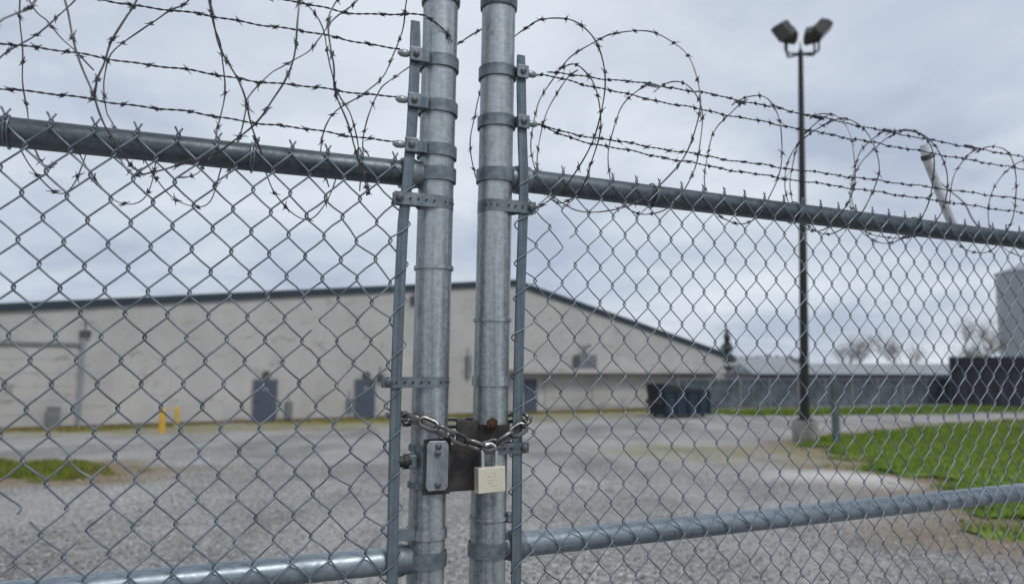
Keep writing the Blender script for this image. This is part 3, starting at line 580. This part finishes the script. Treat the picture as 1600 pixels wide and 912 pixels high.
# woven wire: one object per picket
PITCH_V = 0.065
def field(s, z, amp, kz, seed):
    "slow sag and local kinks of the mesh (metres)"
    a = seed
    ds = amp * (np.sin(s * 9 + z * 7 + a) * np.sin(z * 11 - s * 4 + 2 * a)) + kz(s, z) * 0.0034 * np.sin(z * 47 + s * 83 + a) * np.sin(z * 23 - s * 61)
    dz = amp * (np.sin(s * 7 - z * 6 + 1.7 * a) * np.sin(z * 9 + s * 5)) + kz(s, z) * 0.0032 * np.sin(z * 39 - s * 71 + 2 * a)
    return ds, dz
def tube_np(P, r, n=6):
    T = np.gradient(P, axis=0); T /= np.linalg.norm(T, axis=1, keepdims=True); Y = np.array([0, 1.0, 0])
    A = np.cross(T, Y); A /= np.maximum(np.linalg.norm(A, axis=1, keepdims=True), 1e-6); B = np.cross(T, A)
    an = np.arange(n) * 2 * PI / n; V = P[:, None] + r * (np.cos(an)[None, :, None] * A[:, None] + np.sin(an)[None, :, None] * B[:, None])
    i = np.arange(len(P) - 1)[:, None] * n; j = np.arange(n)[None]; j2 = (j + 1) % n
    F = np.stack([i + j, i + j2, i + n + j2, i + n + j], -1).reshape(-1, 4); return V.reshape(-1, 3), F
def picket(leaf, sa, sb, ztop, first, knuckle, wide, amp, kz, seed, breaks=(), fbar=None):
    """one zig-zag wire between columns sa < sb. first: +1 the wire tops out at sb, -1 at sa.
    knuckle: twisted pair end at that column; wide: y half-depth; fbar(z): free outer edge for the picket that wraps the bar"""
    pts = []; side = first; z = ztop; w_ = wide; dl = 0.0019; g = 0.0042; tw = 0.0
    c = sb if side > 0 else sa
    ph = 0.0 if side > 0 else PI
    if knuckle:
        fl = [(0.0050, 0.0030, 0.0172), (0.0040, 0.0028, 0.0150), (0.0023, 0.0018, 0.0122)]
        for (du, dy, dzz) in fl: pts.append((c + du * math.cos(ph), dy * math.cos(ph), z + dzz))
        for a in np.linspace(0, 1, 9)[1:]: pts.append((c + 0.0022 * math.cos(ph + a * 2.0 * PI), 0.0022 * math.sin(ph + a * 2.0 * PI), z + 0.0112 - 0.0104 * a))
    zlow = 0.07
    while z > zlow:
        c = sb if side > 0 else sa
        wl = w_
        def col(cc, zz, sd):
            if fbar is not None and sd == fbar[0]: return fbar[1](zz)
            return cc
        ce = col(c, z, side)
        z2 = z - PITCH_V / 2; side2 = -side; c2 = sb if side2 > 0 else sa; ce2 = col(c2, z2, side2)
        if len(pts) > 11:
            pts += [(ce - side * 0.0004, side * wl * 0.95, z + g), (ce + side * dl * 0.85, side * wl * 0.6, z + g * 0.45), (ce + side * dl, 0, z), (ce + side * dl * 0.85, -side * wl * 0.6, z - g * 0.45), (ce - side * 0.0004, -side * wl * 0.95, z - g)]
        za, zb = z - g, z2 + g
        for t in (0.06, 0.5, 0.94):
            bow = 0.0005 * math.sin(t * PI) * math.sin(seed * 3 + z * 31)
            pts.append((ce + (ce2 - ce) * t + bow, -side * wl, za + (zb - za) * t + bow))
        z = z2; side = side2
    P = np.array(pts); ds, dz = field(P[:, 0], P[:, 2], amp, kz, seed * 0 + 1.3); fade = np.clip((ztop - P[:, 2]) / 0.05, 0, 1); P[:, 0] += ds * fade; P[:, 2] += dz * fade
    P[:, 1] = -MO + P[:, 1] * -1.0 * -1.0
    P[:, 0] += leaf.lean * (P[:, 2] - EYE)
    runs = []; cur = []
    for p in P:
        if any(a < p[2] < b for a, b in breaks):
            if len(cur) > 3: runs.append(np.array(cur))
            cur = []
        else: cur.append(p)
    if len(cur) > 3: runs.append(np.array(cur))
    V = []; F = []; o = 0
    for q in runs:
        v, f = tube_np(q, 0.00145 if leaf is GL else 0.00122); V.append(v); F.append(f + o); o += len(v)
    V = np.concatenate(V); F = np.concatenate(F)
    me = bpy.data.meshes.new('wire'); me.vertices.add(len(V)); me.vertices.foreach_set('co', V.ravel().astype(np.float32))
    me.loops.add(F.size); me.loops.foreach_set('vertex_index', F.ravel().astype(np.int32)); me.polygons.add(len(F))
    me.polygons.foreach_set('loop_start', (np.arange(len(F)) * 4).astype(np.int32)); me.update(calc_edges=True); me.validate()
    me.polygons.foreach_set('use_smooth', [True] * len(F)); me.materials.append(M['wire']); return link('wire', me, leaf.root)
def weave(leaf, m, knuck, dh, ztop, bar, width, amp, kz, brk):
    h = dh / 2; k = 0
    # picket wrapping the tension bar, then outwards
    edge = lambda z: sbar(bar, z) - m * 0.0108
    while True:
        a = knuck + m * h * (k - 1); b = knuck + m * h * k
        if abs(b) > width - 0.04: break
        lo, hi = min(a, b), max(a, b); kn_col_outer = (k % 2 == 0)      # outer column b carries a knuckle when k is even
        if kn_col_outer: first = 1 if m > 0 else -1
        else: first = -1 if m > 0 else 1
        if k == 0: picket(leaf, lo, hi, ztop, first, True, 0.0050, amp, kz, k + 0.5, brk.get(k, ()), (-m, edge))
        else: picket(leaf, lo, hi, ztop, first, True, 0.0022, amp, kz, k + 0.5, brk.get(k, ()))
        k += 1
kl = lambda s, z: np.clip((s + 0.26) / 0.12, 0, 1) * np.clip((2.0 - z) / 0.05, 0, 1) * 0.9 + 0.8 * np.exp(-((s + 0.52) ** 2 + (z - 1.53) ** 2) / 0.0035)
kr = lambda s, z: np.clip((0.20 - s) / 0.08, 0, 1) * np.clip((2.03 - z) / 0.04, 0, 1) * 0.55 + 0.25 * np.clip((1.5 - z) / 0.2, 0, 1)
weave(GL, -1, -0.0786, 0.0540, 2.0330, LBAR, 1.55, 0.0013, kl, {18: ((1.50, 1.535),), 19: ((1.475, 1.505),), 16: ((1.465, 1.50),), 5: ((1.76, 1.785),)})
weave(GR, 1, 0.0693, 0.0528, 2.0465, RBAR, 1.85, 0.0012, kr, {2: ((1.955, 1.985),), 3: ((1.895, 1.925),), 8: ((1.700, 1.722),)})
# tie wires holding the mesh to the top rails
for leaf, m, z, lst in ((GL, -1, 2.0237, (0.30, 0.62, 0.95)), (GR, 1, 2.0359, (0.33, 0.70, 1.08, 1.5))):
    for s in lst:
        pts = [(m * s + 0.004 * a / 6.28, -(RR + .0022) * math.cos(a) - (0.004 if math.cos(a) > .8 else 0), z + (RR + .0022) * math.sin(a)) for a in np.linspace(-0.9, 6.9, 30)]
        leaf.build(MB().tube(pts, 0.0015, 6), 'tie_wire', 'wire')

# latch plates on the left post
bevel(GL.build(MB().box((-0.0195, -0.0372, 1.5000), (0.0265, -0.0335, 1.5870)), 'latch_backing', 'black', None, False), 0.002)
for zz in (1.512, 1.571): ring(GL, zz, 0.009, 0.0318, 0.0016, 'latch_clamp', 'bar')
rp = [(-.0155, 1.512), (-.0115, 1.5065), (.0160, 1.5065), (.0205, 1.512), (.0205, 1.578), (.0160, 1.5845), (-.0115, 1.5845), (-.0155, 1.578)]
lp_ = bevel(GL.build(MB().prism(rp, -0.0425, -0.0375), 'latch_plate', 'plate', None, False), 0.0012)
for s, z in ((0.0030, 1.5755), (0.0020, 1.5650), (0.0035, 1.5160)): GL.build(MB().lathe([(0.0055, 0), (0.0055, 0.0022), (0.0030, 0.0040)], 6, 'y').xf(Matrix.Translation((s, -0.0427, z)) @ Matrix.Rotation(PI, 4, 'Z')), 'bolt', 'bolt', lp_)
bevel(GL.build(MB().box((0.026, -0.012, 1.499), (0.0825, -0.006, 1.575)), 'latch_backplate', 'black', None, False), 0.001)
bevel(GL.build(MB().box((0.044, -0.010, 1.5755), (0.0825, -0.005, 1.613)), 'latch_tongue', 'black', None, False), 0.001)
lug = MB().lathe([(0.009, -0.029), (0.009, -0.036), (0.012, -0.0365), (0.012, -0.047), (0.009, -0.048), (0.0085, -0.060)], 14, 'x', (0, -0.020, 1.5520))
GL.build(lug, 'hinge_stub', 'black'); bevel(GL.build(MB().box((-0.041, -0.031, 1.541), (-0.028, -0.009, 1.563)), 'hinge_nut', 'bar', None, False), 0.002)
GR.build(MB().strip([(0.0322 * math.cos(a), 0.0322 * math.sin(a)) for a in np.linspace(0, 2 * PI, 40, endpoint=False)], 1.572, 1.606, -0.0015, True), 'latch_collar', 'black')
ob = MB().lathe([(0.0105, 0), (0.0112, 0.002), (0.0098, 0.0042), (0.0062, 0.0052), (0.006, 0.0075), (0.003, 0.0082)], 6, 'y').xf(Matrix.Translation((-0.012, -0.0335, 1.6080)) @ Matrix.Rotation(PI, 4, 'Z')); GR.build(ob, 'rusty_bolt', 'rust')

# ------------------------------------------------------------------ padlock and chain
pl = thing('padlock', (0, 0, 0), 'worn brass padlock with steel shackle hanging from the chain', 'padlock')
pl.parent = None
mwR = Matrix.Translation((-0.0349, 1.3075, 0)) @ Matrix.Rotation(0.4349, 4, 'Z')
pl.matrix_world = mwR @ Matrix.Translation((-0.0200 + 0.0152 * (1.52 - EYE), -0.050, 1.5003)) @ Matrix.Rotation(R(3), 4, 'Z') @ Matrix.Rotation(R(-1.2), 4, 'Y')
bd = MB().box((-0.0243, -0.0085, 0), (0.0243, 0.0085, 0.0405)); bd = bevel(bd.build('body', 'brass', pl, False), 0.0012, 3)
pts = [(-0.0125, 0, 0.030), (-0.0125, 0, 0.060)] + [(-0.0125 * math.cos(a), 0, 0.0645 + 0.0125 * math.sin(a)) for a in np.linspace(0, PI, 15)] + [(0.0125, 0, 0.060), (0.0125, 0, 0.030)]
MB().tube(pts, 0.0034, 14).build('shackle', 'shackle', pl)
st = MB()
for x0, x1, z in ((-.008, .006, .0250), (-.010, .009, .0195), (-.009, .003, .0150), (-.004, .010, .0105)): st.box((x0, -0.00868, z), (x1, -0.00846, z + 0.0009))
st.tube([(0.006 * math.cos(a), -0.0085, 0.029 + 0.0035 * math.sin(a)) for a in np.linspace(0, 6.28, 18)], 0.0004, 4); st.build('stamp', 'brass_dark', bd, False)
for x in (-0.0125, 0.0125): MB().lathe([(0.0044, 0.0403), (0.0044, 0.0410)], 14, 'z', (x, 0, 0)).build('shackle_socket', 'brass_dark', bd)
MB().lathe([(0.006, -0.0003), (0.006, 0.0004)], 16).build('keyway', 'brass_dark', bd)

ch = thing('lock_chain', (0, 0, 0), 'worn steel chain wrapped round both gate posts', 'chain'); ch.matrix_world = mwR
cp = [(-0.1680, -.010, 1.6200), (-0.1560, .016, 1.6205), (-0.1440, .034, 1.6180), (-0.1250, .0445, 1.6105), (-0.0930, .047, 1.5945), (-0.0600, .046, 1.5800), (-0.0330, .050, 1.5728), (-0.0060, .0465, 1.5790), (0.0150, .0465, 1.5900), (0.0380, .0420, 1.6010), (0.0560, .026, 1.6110), (0.0600, .006, 1.6150), (0.0500, -.020, 1.6130), (0.0220, -.042, 1.6075), (-0.0145, -.041, 1.6050), (-0.0620, -.040, 1.6060), (-0.1050, -.043, 1.6080), (-0.1420, -.036, 1.6130), (-0.1660, -.024, 1.6180)]
C = catmull([(a, -b, z) for a, b, z in cp], 40, True)
seg = np.linalg.norm(np.roll(C, -1, 0) - C, axis=1); cum = np.concatenate([[0], np.cumsum(seg)]); Ltot = cum[-1]
nl = int(round(Ltot / 0.0290)); nl += nl % 2; pitch = Ltot / nl; hl = pitch / 2 + 0.0016; wr = 0.0035; hwid = 0.0088
lk = [(hl - hwid + hwid * math.cos(a), hwid * math.sin(a), 0) for a in np.linspace(-PI / 2, PI / 2, 9)] + [(-(hl - hwid) + hwid * math.cos(a), hwid * math.sin(a), 0) for a in np.linspace(PI / 2, 3 * PI / 2, 9)]
lme = MB().tube(lk, wr, 9, True).mesh('link', 'chain')
def along(d):
    d %= Ltot; i = int(np.searchsorted(cum, d, 'right') - 1); i = min(i, len(C) - 1); t = (d - cum[i]) / max(seg[i], 1e-9); return C[i] * (1 - t) + C[(i + 1) % len(C)] * t
for k in range(nl):
    d = (k + 0.5) * pitch; p = along(d); T = Vector(along(d + 0.006) - along(d - 0.006)).normalized(); up = Vector((0, 0, 1)); S = T.cross(up).normalized(); B = S.cross(T)
    mw = Matrix(((T.x, B.x, -S.x, p[0]), (T.y, B.y, -S.y, p[1]), (T.z, B.z, -S.z, p[2]), (0, 0, 0, 1))) @ Matrix.Rotation((PI / 2 if k % 2 else 0) + R(38) + random.gauss(0, .13), 4, 'X')
    link('link', lme, ch, mw)

# ------------------------------------------------------------------ barbed strands and razor coils
def barb_mesh(sp, mat):
    mb = MB(); pts = [(0.0030 * (t - 1) , 0.0022 * math.cos(2 * PI * t), 0.0022 * math.sin(2 * PI * t)) for t in np.linspace(0, 2.0, 15)]
    mb.tube(pts, 0.0011, 5)
    for k, (a, x) in enumerate(((0.3, -.003), (0.3 + PI, -.001), (1.9, .001), (1.9 + PI, .003))):
        c, s = math.cos(a), math.sin(a); mb.tube([(x, 0.002 * c, 0.002 * s), (x + (.002 if k % 2 else -.003), sp * 0.6 * c - .001 * s, sp * 0.6 * s + .001 * c), (x + (.005 if k % 2 else -.006), sp * c, sp * s)], [0.00095, 0.0008, 0.0003], 4)
    return mb.mesh('barb', mat)
BARB = [barb_mesh(s, 'barbed') for s in (0.0042, 0.0052, 0.0072)]; CBARB = [barb_mesh(s, 'coil') for s in (0.0052, 0.0065, 0.0085)]
def place_barbs(C, root, spacing, meshes, jit=0.35, closed=False):
    seg = np.linalg.norm(np.diff(C, axis=0), axis=1); cum = np.concatenate([[0], np.cumsum(seg)]); d = spacing * 0.5
    while d < cum[-1] - 0.012:
        i = min(int(np.searchsorted(cum, d, 'right') - 1), len(seg) - 1); t = (d - cum[i]) / max(seg[i], 1e-9); p = C[i] * (1 - t) + C[i + 1] * t
        T = Vector(C[i + 1] - C[i]).normalized(); S = T.cross(Vector((0.1, 0.2, 1))).normalized(); B = S.cross(T)
        mw = Matrix(((T.x, S.x, B.x, p[0]), (T.y, S.y, B.y, p[1]), (T.z, S.z, B.z, p[2]), (0, 0, 0, 1))) @ Matrix.Rotation(random.random() * 6.28, 4, 'X')
        link('barb', random.choice(meshes), root, mw); d += spacing * (1 + random.uniform(-jit, jit))
def strand(leaf, pts, lab, off=0.0, spacing=0.046):
    root = thing('barbed_wire', (0, 0, 0), lab, 'barbed wire', 0, 'barbed wire strands above the gates'); root.matrix_world = leaf.root.matrix_basis
    C = catmull([leaf.P(s, off + (q[0] if q else 0), z) for s, z, *q in pts], 60)
    d = np.concatenate([[0], np.cumsum(np.linalg.norm(np.diff(C, axis=0), axis=1))]); n = int(d[-1] / 0.0028); dd = np.linspace(0, d[-1], n)
    Q = np.stack([np.interp(dd, d, C[:, i]) for i in range(3)], 1); Q[:, 2] += 0.0012 * np.sin(dd * 37) + 0.0008 * np.sin(dd * 91)
    ph = dd * 2 * PI / 0.026
    for sg in (1, -1): MB().tube(Q + np.stack([0 * ph, 0.0008 * sg * np.cos(ph), 0.0008 * sg * np.sin(ph)], 1), 0.00085, 5).build('wire', 'barbed', root)
    place_barbs(Q, root, spacing, BARB); return root
for o in (GL.root, GR.root): o.matrix_basis = Matrix.Translation(o.location) @ Matrix.Rotation(o.rotation_euler.z, 4, 'Z')
strand(GL, [(-1.45, 2.29), (-0.9, 2.286), (-0.2656, 2.2865), (-0.1635, 2.2857), (-0.052, 2.288, .03), (-0.03, 2.285, .034), (0.0, 2.268, .0325), (0.012, 2.252, .032)], 'topmost barbed wire strand above the left gate, wrapped on its post')
strand(GL, [(-1.45, 2.228), (-0.9, 2.232), (-0.4833, 2.2370), (-0.2831, 2.2400), (-0.076, 2.2260, .026)], 'second strand from the top above the left gate')
strand(GL, [(-1.45, 2.150), (-0.9, 2.151), (-0.4777, 2.1489), (-0.2978, 2.1470), (-0.077, 2.1440, .026)], 'third strand from the top above the left gate')
strand(GL, [(-1.45, 2.088), (-0.9, 2.086), (-0.4737, 2.084), (-0.2945, 2.0800), (-0.077, 2.0680, .026)], 'lowest strand above the left gate, just over the top rail')
strand(GR, [(0.10, 2.246), (0.1715, 2.2509), (0.3278, 2.2610), (0.5262, 2.2646), (0.9865, 2.2584), (1.5228, 2.2599), (1.83, 2.258)], 'topmost strand above the right gate, threaded through the coil tops', 0.0, 0.040)
strand(GR, [(0.062, 2.2245, .026), (0.12, 2.234, .01), (0.308, 2.2310), (0.6001, 2.227), (1.0, 2.225), (1.5199, 2.2266), (1.83, 2.226)], 'second strand from the top above the right gate, from the upper socket', 0.0, 0.040)
strand(GR, [(0.063, 2.1335, .026), (0.12, 2.135, .01), (0.1878, 2.1359), (0.5981, 2.1318), (1.0, 2.137), (1.5127, 2.145), (1.83, 2.147)], 'third strand from the top above the right gate, from the lower socket', 0.0, 0.040)
strand(GR, [(0.070, 2.138, .020), (0.1492, 2.1282), (0.299, 2.1189), (0.5976, 2.1096), (1.0, 2.109), (1.5095, 2.1088), (1.83, 2.108)], 'lowest strand above the right gate, sagging from the lower socket', 0.0, 0.040)

def coil_loop(root, C, sp=0.050, r=0.00150):
    d = np.concatenate([[0], np.cumsum(np.linalg.norm(np.diff(C, axis=0), axis=1))]); n = max(12, int(d[-1] / 0.005)); dd = np.linspace(0, d[-1], n)
    Q = np.stack([np.interp(dd, d, C[:, i]) for i in range(3)], 1); ph = random.random() * 6
    Q += np.stack([0.0011 * np.sin(dd * 61 + ph), 0.0011 * np.sin(dd * 47 + 2 * ph), 0.0011 * np.sin(dd * 53 + 3 * ph)], 1)
    lp = MB().tube(Q, r * (1 + 0.12 * np.sin(dd * 90)), 6).build('loop', 'coil', root)
    place_barbs(Q, lp, sp, CBARB, 0.3)
cl = thing('razor_coil', (0, 0, 0), 'left tangled coil of barbed concertina wire above the left gate', 'wire coil', 0, 'concertina coils above the gates'); cl.matrix_world = GL.root.matrix_basis
ZC, CR = 2.17, 0.185
loopsL = [
 [(-.5438, 173), (-.5749, 164), (-.5946, 159), (-.6127, 152), (-.6336, 146), (-.662, 122), (-.65, 85), (-.60, 48), (-.555, 15), (-.5344, -7), (-.5248, -19), (-.5147, -29), (-.5024, -41), (-.4958, -49), (-.4834, -60), (-.462, -82), (-.45, -110)],
 [(-.3817, -70), (-.43, -88), (-.478, -118), (-.5067, -156), (-.5199, -165), (-.5296, -178), (-.5277, -187), (-.5195, -197), (-.4991, -205), (-.4724, -212), (-.4533, -217), (-.4322, -224), (-.4051, -231), (-.355, -262), (-.305, -300), (-.27, -332), (-.258, -350), (-.2569, -360), (-.2603, -374), (-.2689, -386), (-.284, -395), (-.3048, -406), (-.3269, -416), (-.3484, -424), (-.3817, -432)],
 [(-.5011, -43), (-.497, -35), (-.487, -28), (-.4804, -20), (-.4673, -10), (-.4548, -2), (-.425, 30), (-.395, 70), (-.375, 110), (-.3666, 138), (-.3519, 150), (-.3413, 167), (-.3416, 183), (-.3495, 201), (-.37, 232), (-.40, 262)],
 [(-.29, -62), (-.305, -48), (-.3173, -36), (-.3326, -26), (-.3541, -15), (-.3652, -5), (-.3721, 3), (-.385, 40), (-.35, 85), (-.275, 108), (-.2154, 120), (-.1872, 130), (-.168, 145), (-.1463, 165), (-.1189, 176), (-.1093, 185), (-.10, 205), (-.11, 240)],
 [(-.33, 240), (-.312, 205), (-.3039, 184), (-.2987, 176), (-.2674, 162), (-.2411, 156), (-.2044, 147), (-.189, 139), (-.1655, 126), (-.1349, 111), (-.122, 85), (-.15, 45), (-.195, 20), (-.2127, 8), (-.2162, -1), (-.213, -9), (-.2051, -17), (-.1995, -26), (-.1818, -38), (-.1628, -50), (-.1521, -57), (-.125, -80), (-.10, -110)],
 [(-.105, 250), (-.0827, 205), (-.0913, 198), (-.0866, 181), (-.0675, 165), (-.0542, 157), (-.0121, 146), (.035, 137), (.075, 126), (.11, 112)],
 [(-.165, 238), (-.172, 205), (-.150, 180), (-.0945, 165), (-.0637, 155), (-.0489, 142), (-.0424, 131), (-.0434, 118), (-.06, 90), (-.10, 60)],
 [(-.62, -28), (-.5998, -19), (-.5837, -15), (-.5645, -9), (-.53, 25), (-.51, 75), (-.54, 120), (-.60, 150), (-.68, 175), (-.70, 215)]]
for s0 in np.arange(-1.42, -0.66, 0.15):
    loopsL.append([(s0 + 0.05 * math.cos(R(a)) + 0.15 * a / 360, a) for a in range(-90, 280, 20)])
for lp in loopsL:
    C = catmull([GL.P(s, CR * math.cos(R(a)), ZC + CR * math.sin(R(a))) for s, a in lp], 10); coil_loop(cl, C, 0.055, 0.0013)
# slack tails hanging below the rail behind the mesh
for tl in ([(-.62, -.01, 2.035), (-.595, -.04, 1.985), (-.565, -.07, 1.958), (-.54, -.06, 1.975), (-.525, -.03, 2.03)], [(-.46, -.02, 2.03), (-.43, -.06, 1.985), (-.39, -.09, 1.960), (-.355, -.07, 1.962), (-.335, -.03, 2.035)], [(-.285, -.02, 2.03), (-.26, -.04, 1.985), (-.228, -.07, 1.955), (-.195, -.08, 1.950), (-.172, -.06, 1.978), (-.16, -.02, 2.03)], [(-.545, -.03, 2.03), (-.515, -.08, 1.980), (-.485, -.10, 1.955), (-.45, -.09, 1.965), (-.43, -.04, 2.03)]):
    coil_loop(cl, catmull([GL.P(*p) for p in tl], 10), 0.045, 0.0010)
cr_ = thing('razor_coil', (0, 0, 0), 'right coil of barbed concertina wire in even loops above the right gate', 'wire coil', 0, 'concertina coils above the gates'); cr_.matrix_world = GR.root.matrix_basis
for s0, a_, zc, r in ((.068, .045, 2.158, .175), (.234, .08, 2.170, .174), (.142, .0, 2.130, .126), (.335, .015, 2.131, .129), (.559, -.005, 2.134, .130), (.785, -.03, 2.134, .128), (.81, .0, 2.13, .126), (1.005, -.03, 2.126, .130), (1.03, .01, 2.128, .127), (1.334, -.065, 2.126, .132), (1.55, -.02, 2.128, .13), (1.72, -.02, 2.128, .13)):
    e1, e2, p1, p2 = random.uniform(-.009, .009), (0.0 if r > .15 else random.uniform(-.009, .009)), random.random() * 6, (0.0 if r > .15 else random.uniform(-.022, .022)); ov = 0.03 if r > .15 else 0.13
    C = np.array([GR.P(s0 + a_ * math.cos(t) + p2 * (t - 1.5 * PI) / PI, (r + e1 * math.sin(2 * t + p1)) * math.cos(t), zc + (r + e2 * math.sin(3 * t + p1)) * math.sin(t)) for t in np.linspace(PI / 2 - ov, 2.5 * PI + ov, 76)]); coil_loop(cr_, C, 0.052, 0.00125)
# small clip wires binding loops to the top strand
for s in (.335, .559, .785, 1.005, 1.30):
    mb = MB().tube([GR.P(s + 0.0009 * k - .014, .0035 * math.cos(k * 1.3), 2.2605 + .0035 * math.sin(k * 1.3)) for k in range(34)], 0.0012, 5); mb.build('clip', 'coil', cr_)

bp = thing('bent_pipe', (0, 0, 0), 'pale bent pipe sticking up behind the right gate top rail', 'pipe'); bp.matrix_world = GR.root.matrix_basis
C = catmull([GR.P(s, -.045, z) for s, z in ((1.194, 2.262), (1.200, 2.232), (1.222, 2.190), (1.248, 2.140), (1.275, 2.090), (1.300, 2.048), (1.306, 2.030))], 8)
MB().tube(C, 0.0108, 16).build('pipe', 'pale_pipe', bp); 
C2 = C[8]; d2 = C[10] - C[7]; d2 /= np.linalg.norm(d2); MB().tube([C2 - d2 * .006, C2 + d2 * .006], 0.0128, 14).build('clamp', 'fixture', bp)
C = catmull([GR.P(*p) for p in ((1.225, -.045, 2.185), (1.262, -.03, 2.15), (1.30, -.02, 2.12), (1.345, -.03, 2.085), (1.40, -.04, 2.055))], 8); MB().tube(C, 0.0026, 8).build('brace', 'pale_pipe', bp)
